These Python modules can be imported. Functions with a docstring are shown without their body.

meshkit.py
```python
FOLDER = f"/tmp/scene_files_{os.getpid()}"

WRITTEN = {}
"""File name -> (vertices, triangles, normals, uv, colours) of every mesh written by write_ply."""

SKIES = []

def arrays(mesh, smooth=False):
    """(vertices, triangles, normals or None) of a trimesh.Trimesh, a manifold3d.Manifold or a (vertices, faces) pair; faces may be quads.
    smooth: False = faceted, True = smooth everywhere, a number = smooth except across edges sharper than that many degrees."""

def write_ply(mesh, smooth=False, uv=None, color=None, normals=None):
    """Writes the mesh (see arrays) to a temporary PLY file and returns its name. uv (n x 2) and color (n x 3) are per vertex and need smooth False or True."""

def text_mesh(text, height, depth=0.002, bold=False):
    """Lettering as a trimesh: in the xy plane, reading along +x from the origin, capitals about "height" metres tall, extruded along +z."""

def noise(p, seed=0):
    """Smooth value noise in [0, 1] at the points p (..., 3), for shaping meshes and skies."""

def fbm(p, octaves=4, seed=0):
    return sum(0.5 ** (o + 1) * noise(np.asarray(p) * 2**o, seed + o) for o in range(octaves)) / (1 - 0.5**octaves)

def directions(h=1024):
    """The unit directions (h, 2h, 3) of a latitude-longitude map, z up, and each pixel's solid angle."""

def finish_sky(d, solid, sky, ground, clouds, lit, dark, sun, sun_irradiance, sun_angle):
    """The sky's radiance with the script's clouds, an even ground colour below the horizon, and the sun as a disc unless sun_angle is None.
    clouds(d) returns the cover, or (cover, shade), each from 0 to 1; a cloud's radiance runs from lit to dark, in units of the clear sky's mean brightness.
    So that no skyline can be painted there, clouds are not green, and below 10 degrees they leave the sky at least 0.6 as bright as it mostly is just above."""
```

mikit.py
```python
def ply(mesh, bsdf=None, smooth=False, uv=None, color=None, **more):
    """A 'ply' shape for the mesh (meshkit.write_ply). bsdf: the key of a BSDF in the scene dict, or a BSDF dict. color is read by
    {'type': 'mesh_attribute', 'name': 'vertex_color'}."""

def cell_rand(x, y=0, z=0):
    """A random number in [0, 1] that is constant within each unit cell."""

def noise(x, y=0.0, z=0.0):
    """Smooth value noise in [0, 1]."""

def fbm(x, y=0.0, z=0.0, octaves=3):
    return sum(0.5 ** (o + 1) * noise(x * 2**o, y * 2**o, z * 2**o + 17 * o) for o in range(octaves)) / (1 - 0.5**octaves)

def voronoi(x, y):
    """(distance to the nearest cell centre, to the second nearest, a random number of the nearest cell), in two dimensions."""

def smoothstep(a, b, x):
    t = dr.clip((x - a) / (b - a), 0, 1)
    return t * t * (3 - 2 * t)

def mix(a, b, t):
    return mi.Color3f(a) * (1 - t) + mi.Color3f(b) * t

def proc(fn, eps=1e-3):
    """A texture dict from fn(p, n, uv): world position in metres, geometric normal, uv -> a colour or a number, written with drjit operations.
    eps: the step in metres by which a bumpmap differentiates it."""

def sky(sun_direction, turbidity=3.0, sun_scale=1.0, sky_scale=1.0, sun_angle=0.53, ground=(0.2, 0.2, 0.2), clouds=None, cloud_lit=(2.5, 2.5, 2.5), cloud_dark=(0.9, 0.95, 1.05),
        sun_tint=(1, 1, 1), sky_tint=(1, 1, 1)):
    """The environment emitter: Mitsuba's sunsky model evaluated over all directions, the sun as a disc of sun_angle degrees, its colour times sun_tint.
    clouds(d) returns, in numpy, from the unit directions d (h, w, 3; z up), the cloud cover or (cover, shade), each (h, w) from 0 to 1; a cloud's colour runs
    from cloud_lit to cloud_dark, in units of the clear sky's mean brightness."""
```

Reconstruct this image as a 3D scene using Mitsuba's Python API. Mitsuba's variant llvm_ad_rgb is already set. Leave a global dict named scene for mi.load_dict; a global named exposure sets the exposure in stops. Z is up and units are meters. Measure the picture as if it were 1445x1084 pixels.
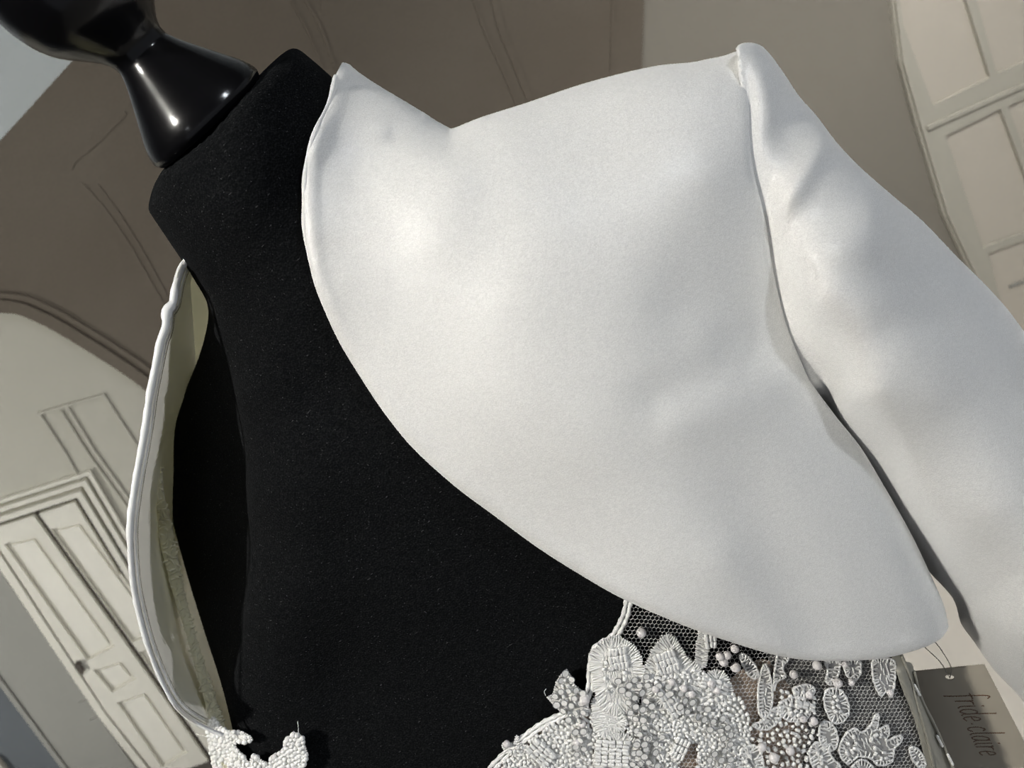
import math, random
import numpy as np, trimesh, mitsuba as mi, mikit, meshkit
import drjit as dr
from scipy.interpolate import RBFInterpolator
from scipy.spatial import Delaunay, cKDTree
from shapely.geometry import Polygon, LineString, Point, MultiPolygon
from shapely import affinity, contains_xy
from shapely.ops import unary_union
T = mi.ScalarTransform4f
rng = np.random.default_rng(7)
random.seed(7)
scene, labels = {'type': 'scene'}, {}

# ------------------------------------------------------------------ camera, light, exposure
W, H, F = 1445, 1084, 1043.0
EYE = np.array([0.0, 0.0, 1.62])
_n = np.array([1900 - W / 2, 1800 - H / 2, F])            # the plumb line as the tilted phone sees it
UPc = -_n / np.linalg.norm(_n)
Yc = np.array([0, 0, 1.0]) - UPc * UPc[2]; Yc /= np.linalg.norm(Yc)
Xc = np.cross(Yc, UPc)
CW = np.stack([Xc, Yc, UPc])                              # camera coordinates (right, down, forward) -> world
FWD, DOWN, RIGHT = CW @ [0, 0, 1], CW @ [0, 1, 0], CW @ [1, 0, 0]
scene['camera'] = {'type': 'thinlens', 'fov': math.degrees(2 * math.atan(W / 2 / F)), 'fov_axis': 'x', 'near_clip': 0.02, 'far_clip': 60.0,
                   'aperture_radius': 0.0011, 'focus_distance': 0.40,
                   'to_world': T().look_at(origin=EYE.tolist(), target=(EYE + FWD).tolist(), up=(-DOWN).tolist())}
exposure = 0.0
scene['daylight'] = {'type': 'constant', 'radiance': {'type': 'rgb', 'value': [0.225, 0.236, 0.255]}}


def P(px, py, z):
    """Pixels and forward distance -> world."""
    px, py, z = np.broadcast_arrays(np.asarray(px, float), np.asarray(py, float), np.asarray(z, float))
    c = np.stack([(px - W / 2) / F * z, (py - H / 2) / F * z, z], -1)
    return EYE + c @ CW.T


def lamp(name, pos, target, radius, power, colour=(1, 0.97, 0.92)):
    """A round lamp of the shop or an added fill: a glowing disc facing the target."""
    L = [power * c / (math.pi * radius ** 2) for c in colour]
    scene[name] = {'type': 'disk', 'to_world': T().look_at(origin=list(map(float, pos)), target=list(map(float, target)), up=[0.1, 0.2, 1]) @ T().scale(radius),
                   'emitter': {'type': 'area', 'radiance': {'type': 'rgb', 'value': L}}}


def spot(name, pos, target, power, cutoff, beam, colour=(1, 0.96, 0.9)):
    scene[name] = {'type': 'spot', 'to_world': T().look_at(origin=list(map(float, pos)), target=list(map(float, target)), up=[0.1, 0.2, 1]), 'cutoff_angle': cutoff, 'beam_width': beam,
                   'intensity': {'type': 'rgb', 'value': [power * c for c in colour]}}


MID = EYE + CW @ (np.array([0.02, 0.0, 0.38]))
lamp('ceiling_lamp', MID + 1.5 * CW @ (np.array([-1.0, -0.12, -0.82]) / 1.30), MID, 0.06, 6.0, (1, 0.965, 0.89))
labels['ceiling_lamp'] = {'label': 'round warm ceiling lamp above, to the left of the dress form', 'category': 'lamp'}
lamp('ceiling_lamp_001', MID + np.array([-1.0, -1.3, 1.3]), MID, 0.05, 0.15, (0.93, 0.97, 1))
lamp('ceiling_lamp_002', MID + np.array([1.5, -1.0, 1.2]), MID, 0.10, 3.2, (0.88, 0.93, 1))  # unseen cool fill added to brighten the sleeve side
labels['ceiling_lamp_001'] = {'label': 'small cool ceiling lamp in front, to the left of the dress form', 'category': 'lamp'}
labels['ceiling_lamp_002'] = {'label': 'cool fill lamp added in front, to the right of the dress form', 'category': 'lamp'}
spot('added_wall_spot_left', (-2.2, 0.1, 1.75), (-1.10, 1.6, 0.90), 8.0, 42, 8, (1, 0.98, 0.93))  # unseen spot added to brighten the door and left wall
spot('added_wall_spot_right', (1.5, 0.3, 2.2), (1.05, 1.2, -0.3), 11, 48, 20, (1, 0.96, 0.9))  # unseen spot added to lift the right panes and floor

# ------------------------------------------------------------------ materials
def pr(name, col, rough=0.6, two=True, bump=None, **kw):
    b = {'type': 'principled', 'base_color': {'type': 'rgb', 'value': list(col)} if not callable(col) else mikit.proc(col), 'roughness': rough, **kw}
    if bump:
        b = {'type': 'bumpmap', 'arbitrary': mikit.proc(bump[0], bump[2]), 'scale': bump[1], 'nested': b}
    scene[name] = {'type': 'twosided', 'nested': b} if two else b
    return name


N, FB = mikit.noise, mikit.fbm
def satin_col(p, n, uv):
    g = N(p.x * 2000, p.y * 2000, p.z * 2000)  # fine grain, with the satin's sparkle put into the colour
    return mikit.mix((0.72, 0.72, 0.705), (0.91, 0.91, 0.89), g)
def satin_bump(p, n, uv):
    return N(p.x * 1700, p.y * 1700, p.z * 1700)
def velvet_col(p, n, uv):
    g = N(p.x * 1500, p.y * 1500, p.z * 1500)
    s = mikit.smoothstep(0.86, 0.97, N(p.x * 900 + 5, p.y * 900, p.z * 900))  # sparse bright specks: sparkle painted into the pile colour
    return mikit.mix((0.004, 0.0045, 0.005), (0.017, 0.0178, 0.019), g * g) + mi.Color3f(0.045) * s
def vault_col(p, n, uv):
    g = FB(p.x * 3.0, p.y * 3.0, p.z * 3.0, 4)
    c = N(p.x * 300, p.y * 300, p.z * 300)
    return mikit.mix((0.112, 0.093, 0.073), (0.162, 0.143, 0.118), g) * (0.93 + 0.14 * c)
def plaster_col(p, n, uv):
    g = FB(p.x * 2.0 + 3, p.y * 2.0, p.z * 2.0, 4)
    return mikit.mix((0.41, 0.40, 0.345), (0.48, 0.468, 0.41), g)


pr('satin', satin_col, 0.42, specular=0.55, sheen=0.4, bump=(satin_bump, 0.00004, 1e-4))
pr('satin_edge', (0.9, 0.9, 0.885), 0.4, specular=0.5)
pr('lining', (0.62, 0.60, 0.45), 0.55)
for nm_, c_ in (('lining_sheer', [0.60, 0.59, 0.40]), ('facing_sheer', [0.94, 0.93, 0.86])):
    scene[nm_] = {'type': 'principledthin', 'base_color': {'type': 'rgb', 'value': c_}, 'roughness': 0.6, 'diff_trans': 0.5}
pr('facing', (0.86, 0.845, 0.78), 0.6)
pr('seam_thread', (0.42, 0.40, 0.34), 0.8)
pr('velvet', velvet_col, 0.9, specular=0.02, sheen=0.006)
pr('lacquer', (0.002, 0.002, 0.003), 0.16, specular=0.28, clearcoat=0.3, clearcoat_gloss=0.9)
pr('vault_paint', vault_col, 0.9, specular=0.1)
pr('plaster', plaster_col, 0.85, specular=0.15)
pr('pale_wall', (0.56, 0.60, 0.61), 0.9, specular=0.1)
pr('door_paint', (0.66, 0.645, 0.575), 0.6, specular=0.2)
pr('door_panel_paint', (0.70, 0.685, 0.615), 0.6, specular=0.2)
pr('gap_dark', (0.10, 0.09, 0.08), 0.9, specular=0.0)
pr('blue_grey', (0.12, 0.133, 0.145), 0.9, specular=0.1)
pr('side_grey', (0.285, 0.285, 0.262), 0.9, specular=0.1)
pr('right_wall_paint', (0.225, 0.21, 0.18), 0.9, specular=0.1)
pr('frame_paint', (0.43, 0.415, 0.36), 0.7, specular=0.2)
pr('pane_paint', (0.50, 0.465, 0.405), 0.7, specular=0.2)
pr('side_wall', (0.16, 0.15, 0.135), 0.9, specular=0.1)
pr('floor_paint', (0.90, 0.855, 0.78), 0.8, specular=0.2)
pr('thread_white', (0.93, 0.93, 0.90), 0.35, specular=0.6)
pr('tulle_thread', (0.62, 0.61, 0.59), 0.7)
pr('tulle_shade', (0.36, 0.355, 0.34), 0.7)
pr('haze_sheet', (0.10, 0.099, 0.096), 0.8)
pr('nude_lining', (0.42, 0.33, 0.26), 0.85)
pr('bead_glass', (0.93, 0.93, 0.90), 0.07, specular=0.9, clearcoat=1.0)
pr('pearl', (0.80, 0.77, 0.76), 0.16, specular=0.7, clearcoat=0.8)
pr('ring_silver', (0.24, 0.245, 0.25), 0.2, specular=0.8)
pr('applique_cloth', (0.87, 0.865, 0.83), 0.7)
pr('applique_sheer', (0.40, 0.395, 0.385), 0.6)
pr('organza', (0.33, 0.32, 0.27), 0.45, specular=0.5)
pr('tag_card', (0.50, 0.455, 0.375), 0.45, specular=0.4)
pr('tag_ink', (0.13, 0.065, 0.03), 0.4)
pr('cord', (0.25, 0.23, 0.2), 0.5)
pr('steel', (0.5, 0.5, 0.5), 0.3, metallic=1.0)

# ------------------------------------------------------------------ helpers
def add(key, mesh, mat, smooth=40, kind=None, **kw):
    base, k = key, 1
    while key in scene:
        key = f'{base}_{k:03d}'; k += 1
    scene[key] = mikit.ply(mesh, mat, smooth=smooth, **kw)
    if kind: labels[key] = {**labels.get(key, {}), 'kind': kind}
    return key


def spline(pts, step=5.0, closed=False):
    """A smooth dense polyline through the points (Catmull-Rom)."""
    p = np.asarray(pts, float)
    q = np.vstack([p[-1:], p, p[:2]]) if closed else np.vstack([2 * p[0] - p[1], p, 2 * p[-1] - p[-2]])
    out = []
    for i in range(1, len(q) - 2):
        a, b, c, d = q[i - 1:i + 3]
        n = max(2, int(np.linalg.norm((c - b)[:2]) / step)) if step else 8
        t = np.linspace(0, 1, n, endpoint=False)[:, None]
        out.append(0.5 * (2 * b + (c - a) * t + (2 * a - 5 * b + 4 * c - d) * t ** 2 + (3 * b - a - 3 * c + d) * t ** 3))
    if not closed: out.append(p[-1:])
    return np.vstack(out)


def field(ctrl, smoothing=0.0):
    c = np.asarray(ctrl, float)
    r = RBFInterpolator(c[:, :2] / 1000, c[:, 2], kernel='thin_plate_spline', smoothing=smoothing)
    return lambda x, y: r(np.stack([np.ravel(x), np.ravel(y)], -1) / 1000).reshape(np.shape(x))


def ridges(x, y, items):
    """Sum of soft folds: (x0, y0, x1, y1, ..., width, height) along a line of points; height > 0 comes towards the viewer."""
    s = np.zeros(np.shape(x))
    for it in items:
        p = np.array(it[:-2], float).reshape(-1, 2); w, h = it[-2:]
        q = np.full(np.shape(x), 1e9)
        for a, b in zip(p[:-1], p[1:]):
            d = b - a; t = np.clip(((x - a[0]) * d[0] + (y - a[1]) * d[1]) / max(d @ d, 1e-9), 0, 1)
            q = np.minimum(q, (x - a[0] - t * d[0]) ** 2 + (y - a[1] - t * d[1]) ** 2)
        s = s + h * np.exp(-q / w ** 2)
    return s


def patch(poly, step):
    """Triangulates a polygon: points, triangles, ordered boundary indices."""
    poly = Polygon(poly).buffer(0)
    if poly.geom_type != 'Polygon': poly = max(poly.geoms, key=lambda g: g.area)
    L = poly.exterior.length; nb = int(L / step)
    b = np.array([poly.exterior.interpolate(i * L / nb).coords[0] for i in range(nb)])
    x0, y0, x1, y1 = poly.bounds
    gx, gy = np.meshgrid(np.arange(x0, x1, step), np.arange(y0, y1, step * 0.866))
    gx = gx + (np.arange(len(gx)) % 2)[:, None] * step / 2
    ins = poly.buffer(-0.55 * step)
    g = np.stack([gx.ravel(), gy.ravel()], -1)
    g = g[contains_xy(ins, g[:, 0], g[:, 1])]
    pts = np.vstack([b, g])
    tri = Delaunay(pts).simplices
    c = pts[tri].mean(1)
    tri = tri[contains_xy(poly, c[:, 0], c[:, 1])]
    a = np.cross(pts[tri[:, 1]] - pts[tri[:, 0]], pts[tri[:, 2]] - pts[tri[:, 0]])
    tri = tri[np.abs(a) > 1e-6]; a = a[np.abs(a) > 1e-6]
    tri[a > 0] = tri[a > 0][:, ::-1]
    d = cKDTree(b).query(pts)[0]
    return pts, tri, nb, d


def shell(poly, step, zf, zb):
    """A closed body between a front and a back distance field; zf(x, y, d), zb(x, y, d) with d the distance from the rim, in pixels."""
    pts, tri, nb, d = patch(poly, step)
    x, y = pts.T
    f, b = zf(x, y, d), zb(x, y, d)
    n = len(pts)
    v = np.vstack([P(x, y, f), P(x, y, b)])
    e = {}
    for t in tri:
        for i in range(3):
            a, c = t[i], t[(i + 1) % 3]
            if (c, a) in e: del e[(c, a)]
            else: e[(a, c)] = 1
    side = []
    for a, c in e:
        side += [(c, a, a + n), (c, a + n, c + n)]
    m = trimesh.Trimesh(v, np.vstack([tri, tri[:, ::-1] + n, side]), process=False)
    if m.volume < 0: m.invert()
    return m


def tube(path, r, sides=8, cap=True):
    path = np.asarray(path, float); n = len(path)
    r = np.broadcast_to(r, n)
    t = np.gradient(path, axis=0); t /= np.linalg.norm(t, axis=1, keepdims=True) + 1e-12
    u = np.cross(t[0], [0.31, 0.52, 0.79]); u /= np.linalg.norm(u)
    ring = []
    for i in range(n):
        u = u - t[i] * (u @ t[i]); u /= np.linalg.norm(u)
        w = np.cross(t[i], u)
        a = np.arange(sides) / sides * 2 * np.pi
        ring.append(path[i] + r[i] * (np.cos(a)[:, None] * u + np.sin(a)[:, None] * w))
    v = np.vstack(ring + [path[:1], path[-1:]])
    f = []
    for i in range(n - 1):
        for k in range(sides):
            a, b = i * sides + k, i * sides + (k + 1) % sides
            f += [(a, b, b + sides), (a, b + sides, a + sides)]
    if cap:
        for k in range(sides):
            f += [(n * sides, (k + 1) % sides, k), (n * sides + 1, (n - 1) * sides + k, (n - 1) * sides + (k + 1) % sides)]
    return trimesh.Trimesh(v, f, process=False)


def lathe(profile, origin, axis, seg=96):
    """profile: (radius, height) pairs about the axis."""
    axis = np.asarray(axis, float) / np.linalg.norm(axis)
    m = trimesh.creation.revolve(np.asarray(profile, float), sections=seg)
    m.apply_transform(trimesh.geometry.align_vectors([0, 0, 1], axis)); m.apply_translation(origin)
    return m


def cat(ms): return trimesh.util.concatenate(ms)

# ------------------------------------------------------------------ the setting: backdrop wall at y = 1.6
YW = 1.60
def wall_uv(px, py, y=YW):
    c = np.stack([(np.asarray(px, float) - W / 2) / F, (np.asarray(py, float) - H / 2) / F, np.ones(np.shape(px))], -1)
    d = c @ CW.T
    t = y / d[..., 1]
    return np.stack([d[..., 0] * t, EYE[2] + d[..., 2] * t], -1)


def wpoly(pts): return Polygon(wall_uv(*np.asarray(pts, float).T)).buffer(0)


def relief(shape, back, front, bevel=0.0):
    """A slab on the wall: the (x, z) polygon from y = YW - back out to y = YW - front, its front edge chamfered."""
    out = []
    for g in getattr(shape, 'geoms', [shape]):
        if g.is_empty or g.geom_type != 'Polygon' or g.area < 1e-8: continue
        m = trimesh.creation.extrude_polygon(g, front - back, engine='earcut')
        v = m.vertices.copy()
        m = trimesh.Trimesh(np.stack([v[:, 0], YW - back - v[:, 2], v[:, 1]], -1), m.faces[:, ::-1], process=False)
        out.append(m)
    m = cat(out)
    if m.volume < 0: m.invert()
    return m


def wstrip(pts, w):
    """A strip along a line on the wall; w in metres."""
    return LineString(wall_uv(*np.asarray(pts, float).T)).buffer(w / 2, cap_style='flat', join_style='mitre')


ta, tb = wall_uv(95, 95), wall_uv(0, 200)
ztop = lambda x: ta[1] + (tb[1] - ta[1]) / (tb[0] - ta[0]) * (x - ta[0])
big = Polygon([(-3.2, -0.8), (3.6, -0.8), (3.6, ztop(3.6)), (-3.2, ztop(-3.2))])
add('wall_back', relief(big, -0.12, 0.0), 'plaster', False, 'structure')
up = trimesh.creation.box((9, 0.05, 4.2)); up.apply_translation((0, YW + 0.30, 1.3)); add('wall_upper', up, 'pale_wall', False, 'structure')
lw = trimesh.creation.box((0.1, 4.4, 4.0)); lw.apply_translation((-3.0, -0.3, 1.2)); add('wall_left', lw, 'side_wall', False, 'structure')
ce = trimesh.creation.box((9, 4.4, 0.1)); ce.apply_translation((1.4, -0.3, 3.2)); add('ceiling', ce, 'side_wall', False, 'structure')
fl = trimesh.creation.box((9, 5.5, 0.05)); fl.apply_translation((0, -0.3, -0.825)); add('floor', fl, 'floor_paint', False, 'structure')

arch = spline([(-300, 470), (-150, 438), (0, 428), (60, 444), (120, 478), (170, 510), (205, 535), (250, 575), (330, 660), (420, 780)], 12)
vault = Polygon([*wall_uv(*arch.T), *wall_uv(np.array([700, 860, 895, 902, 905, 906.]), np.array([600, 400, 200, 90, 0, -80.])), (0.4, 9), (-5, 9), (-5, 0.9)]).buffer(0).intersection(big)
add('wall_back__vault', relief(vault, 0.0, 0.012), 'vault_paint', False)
am = LineString(wall_uv(*arch.T)).buffer(0.012, single_sided=False)
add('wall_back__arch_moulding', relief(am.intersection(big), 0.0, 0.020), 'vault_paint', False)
am2 = LineString(wall_uv(*(arch + [9, -14]).T)).buffer(0.005)
add('wall_back__arch_moulding', relief(am2.intersection(big), 0.012, 0.019), 'vault_paint', False)
for pts, w in ((spline([(118, 262), (150, 300), (185, 352), (215, 405), (240, 450), (270, 520)], 10), 0.012), (spline([(140, 262), (172, 306), (205, 360), (232, 410), (255, 455)], 10), 0.006),
               (spline([(175, 160), (140, 195), (105, 225), (100, 235)], 10), 0.010), (spline([(430, 0), (452, 40), (470, 90), (500, 160)], 10), 0.007),
               (spline([(410, 0), (436, 50), (455, 95)], 10), 0.005), (spline([(690, -20), (705, 40), (725, 90), (745, 140), (770, 200)], 10), 0.016), (spline([(660, -20), (680, 40), (705, 95), (728, 150)], 10), 0.007), (spline([(862, -20), (860, 60), (858, 140)], 10), 0.008)):
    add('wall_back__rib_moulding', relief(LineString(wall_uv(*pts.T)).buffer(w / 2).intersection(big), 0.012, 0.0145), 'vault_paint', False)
# right of the vault
rw = wpoly([(906, -90), (904, 90), (896, 200), (860, 400), (1000, 700), (1430, 640), (1413, 470), (1338, 300), (1284, 171), (1262, 86), (1251, 0), (1246, -90)]).intersection(big).difference(wpoly([(1251, -90), (1251, 0), (1262, 86), (1285, 171), (1324, 300), (1390, 440), (1420, 520), (1700, 460), (1640, -140)]))
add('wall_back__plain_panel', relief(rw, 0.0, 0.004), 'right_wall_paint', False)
# the lower left: plain pier and blue-grey reveal
from shapely.geometry import box as rect
pier = wpoly([(-110, 640), (-5, 795), (160, 1040), (205, 1100), (260, 1180), (110, 1180), (95, 1084), (0, 954), (-110, 803)]).intersection(rect(-1.75, -0.8, 4, 1.30))
add('wall_back__pier', relief(pier, 0.0, 0.005), 'side_grey', False)
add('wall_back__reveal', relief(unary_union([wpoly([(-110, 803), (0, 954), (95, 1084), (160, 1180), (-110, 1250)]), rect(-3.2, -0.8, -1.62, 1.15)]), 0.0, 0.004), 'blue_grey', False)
add('wall_back__pier_edge', relief(wstrip([(-60, 878), (0, 957), (97, 1088), (150, 1165)], 0.010), 0.004, 0.010), 'side_grey', False)
add('wall_back__plinth', relief(wpoly([(-60, 1040), (0, 1066), (22, 1092), (0, 1150), (-100, 1150)]), 0.0, 0.02), 'pane_paint', False)
# wall panel moulding right of the door
for pts, w in (([(55, 583), (93, 572), (146, 557), (187, 620), (240, 700)], 0.006), ([(55, 583), (92, 640), (112, 676)], 0.006), ([(93, 572), (131, 634), (176, 697), (230, 775)], 0.007), ([(86, 580), (124, 640), (170, 703), (225, 782)], 0.005)):
    add('wall_back__panel_moulding', relief(wstrip(pts, w), 0.0, 0.006), 'plaster', False)

# the double door
leaf_a = [(-6, 738), (50.8, 720), (189, 914), (296, 1068), (226, 1092), (217, 1084), (149, 998), (0, 769)]
leaf_b = [(54, 719), (108, 701), (180, 818), (262, 930), (345, 1048), (300, 1066), (192, 911)]
add('door_1', cat([relief(wpoly([(-40, 748), (108, 699), (120, 700), (370, 1060), (230, 1120), (-40, 790)]), 0.0, 0.003)]), 'gap_dark', False, 'structure')
def door_leaf(poly, panels):
    base = wpoly(poly).buffer(-0.003)
    holes = unary_union([wpoly(q) for q in panels])
    k = add('door_1__leaf', relief(base.difference(holes), 0.003, 0.017), 'door_paint', False)
    for q in panels:
        w = wpoly(q)
        p = add(k + '__panel', relief(w.buffer(-0.009), 0.003, 0.013), 'door_panel_paint', False)
        add(k + '__panel_bed', relief(w, 0.003, 0.008), 'door_paint', False)
door_leaf(leaf_a, [[(8.8, 762), (52.6, 751), (163, 905.6), (124.5, 925)], [(133, 939), (172, 926.6), (193, 951), (159.5, 970.5)], [(166.5, 984.5), (207, 970.5), (264.7, 1054.6), (229.7, 1075.7)]])
door_leaf(leaf_b, [[(73.6, 741), (116, 732), (228, 885), (187.6, 900)], [(197, 914), (237, 898), (258, 925), (219, 944)]])
for o, w, h in ((0.0, 0.012, 0.022), (0.018, 0.010, 0.016), (0.034, 0.008, 0.011)):
    line = LineString(wall_uv(*np.array([(-60, 752), (0, 731), (111, 695), (182, 812), (266, 925), (360, 1055)], float).T))
    off = line.offset_curve(o + 0.006, join_style='mitre')
    add('door_1__architrave', relief(off.buffer(w / 2, cap_style='flat', join_style='mitre'), 0.0, h), 'door_paint', False)
add('door_1__jamb', relief(wstrip([(-25, 748), (-4, 775), (145, 1001), (214, 1090)], 0.016), 0.0, 0.02), 'door_paint', False)
hp = wall_uv(112, 928); add('door_1__handle', relief(Point(*hp).buffer(0.006).union(LineString([hp, wall_uv(119, 938)]).buffer(0.003)), 0.017, 0.030), 'gap_dark', False)
for pts, w in (([(20, 815), (60, 870), (118, 975)], 0.006), ([(112, 990), (128, 984)], 0.006), ([(126, 1015), (150, 1004)], 0.006), ([(155, 1032), (178, 1065)], 0.006)):
    add('wall_back__pier_moulding', relief(wstrip(pts, w), 0.0, 0.009), 'side_grey', False)

# the panelled window at the right
out = [(1251, -60), (1251, 0), (1262, 86), (1285, 171), (1324, 300), (1390, 440), (1420, 520), (1700, 460), (1640, -140)]
panes = [[(1245, -20), (1258, 11), (1310, 149), (1390, 109), (1352, -12), (1340, -60), (1240, -60)], [(1365, -20), (1399, 104), (1500, 62), (1455, -60)],
         [(1328, 191), (1405, 153), (1446, 263), (1468, 318), (1381, 348)], [(1415, 149), (1500, 112), (1560, 280), (1476, 314)],
         [(1388, 356), (1475, 324), (1540, 480), (1426, 500)], [(1484, 320), (1570, 290), (1640, 440), (1550, 470)]]
fr = wpoly(out).intersection(big); hol = unary_union([wpoly(q).buffer(-0.004).buffer(0.004) for q in panes])
add('window_1', relief(fr.difference(hol), 0.0, 0.016), 'frame_paint', False, 'structure')
for q in panes: add('window_1__pane', relief(wpoly(q).intersection(fr).buffer(0.001), 0.0, 0.006), 'pane_paint', False)
add('window_1__frame_edge', relief(wstrip([(1256, -40), (1256, 0), (1267, 86), (1291, 171), (1330, 300), (1392, 430)], 0.012), 0.012, 0.024), 'frame_paint', False)
add('window_1__transom', relief(wstrip([(1300, 180), (1372, 148), (1445, 116), (1560, 70)], 0.010), 0.012, 0.024), 'frame_paint', False)
add('window_1__latch', relief(wstrip([(1421, 404), (1436, 398), (1448, 396)], 0.010), 0.004, 0.012), 'side_grey', False)

# ------------------------------------------------------------------ the dress form
neck_c = P(300, 170, 0.372)
Z0 = field([
    (208, 295, .372), (230, 250, .350), (255, 365, .375), (415, 68, .372), (345, 140, .335), (480, 120, .38), (310, 200, .330), (330, 300, .334), (430, 180, .350), (400, 330, .343), (440, 240, .352),
    (295, 440, .395), (345, 560, .392), (356, 700, .405), (350, 850, .420), (322, 1000, .440), (430, 560, .376), (480, 760, .388), (480, 950, .420), (400, 440, .357),
    (255, 560, .485), (232, 640, .515), (270, 830, .525), (298, 620, .460), (306, 780, .480),
    (560, 420, .351), (640, 560, .354), (640, 260, .344), (640, 750, .382), (800, 480, .342), (800, 620, .352), (900, 330, .340), (1000, 480, .352), (830, 150, .362), (1030, 120, .368), (950, 800, .378),
    (1000, 250, .346), (1090, 450, .375), (1140, 600, .388), (1200, 800, .412), (1270, 900, .435), (700, 1000, .412), (900, 1000, .406), (1100, 950, .415), (1250, 1050, .450), (1310, 1084, .47),
    (700, 1300, .445), (1000, 1300, .440), (400, 1250, .452), (1300, 1300, .49), (560, 880, .400), (1150, 300, .385), (750, 880, .398)])
body_left = [(208, 295), (226, 322), (255, 365), (276, 398), (294, 436), (285, 490), (262, 550), (240, 602), (230, 645), (240, 720), (262, 805), (288, 890), (312, 965), (328, 1030), (336, 1084), (330, 1180), (310, 1300)]
body_poly = np.vstack([spline(body_left, 10), spline([(310, 1300), (800, 1330), (1400, 1300)], 20), spline([(1400, 1300), (1350, 1160), (1305, 1050), (1262, 930), (1210, 800), (1150, 640), (1100, 500), (1062, 300), (1040, 180), (1015, 120)], 14),
                       spline([(1015, 120), (960, 112), (830, 140), (680, 192), (640, 205), (560, 180), (500, 140), (465, 106)], 14), spline([(465, 106), (440, 84), (418, 68), (404, 72), (380, 92), (340, 133), (290, 190), (240, 228), (218, 260), (208, 295)], 6)])
ridge = spline([(225, 320), (262, 372), (300, 455), (335, 540), (352, 640), (357, 720), (353, 820), (341, 920), (318, 1005), (300, 1080)], 4)
def far_side(x, y): # the chest falls away behind its ridge to the far bust
    dl = np.interp(y, ridge[:, 1], ridge[:, 0]) - x
    k = np.clip(dl / 26, 0, 1)
    return 0.030 * k * k * (3 - 2 * k) * np.clip((y - 385) / 90, 0, 1) * np.clip((1070 - y) / 80, 0, 1)
body_poly = np.array(Polygon(body_poly).buffer(0).buffer(-16).buffer(16).exterior.coords)[:-1]
def body_f(x, y, d): return Z0(x, y) + far_side(x, y) + 0.022 * (1 - np.sqrt(np.clip(1 - (1 - np.clip(d / 26, 0, 1)) ** 2, 0, 1)))
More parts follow.
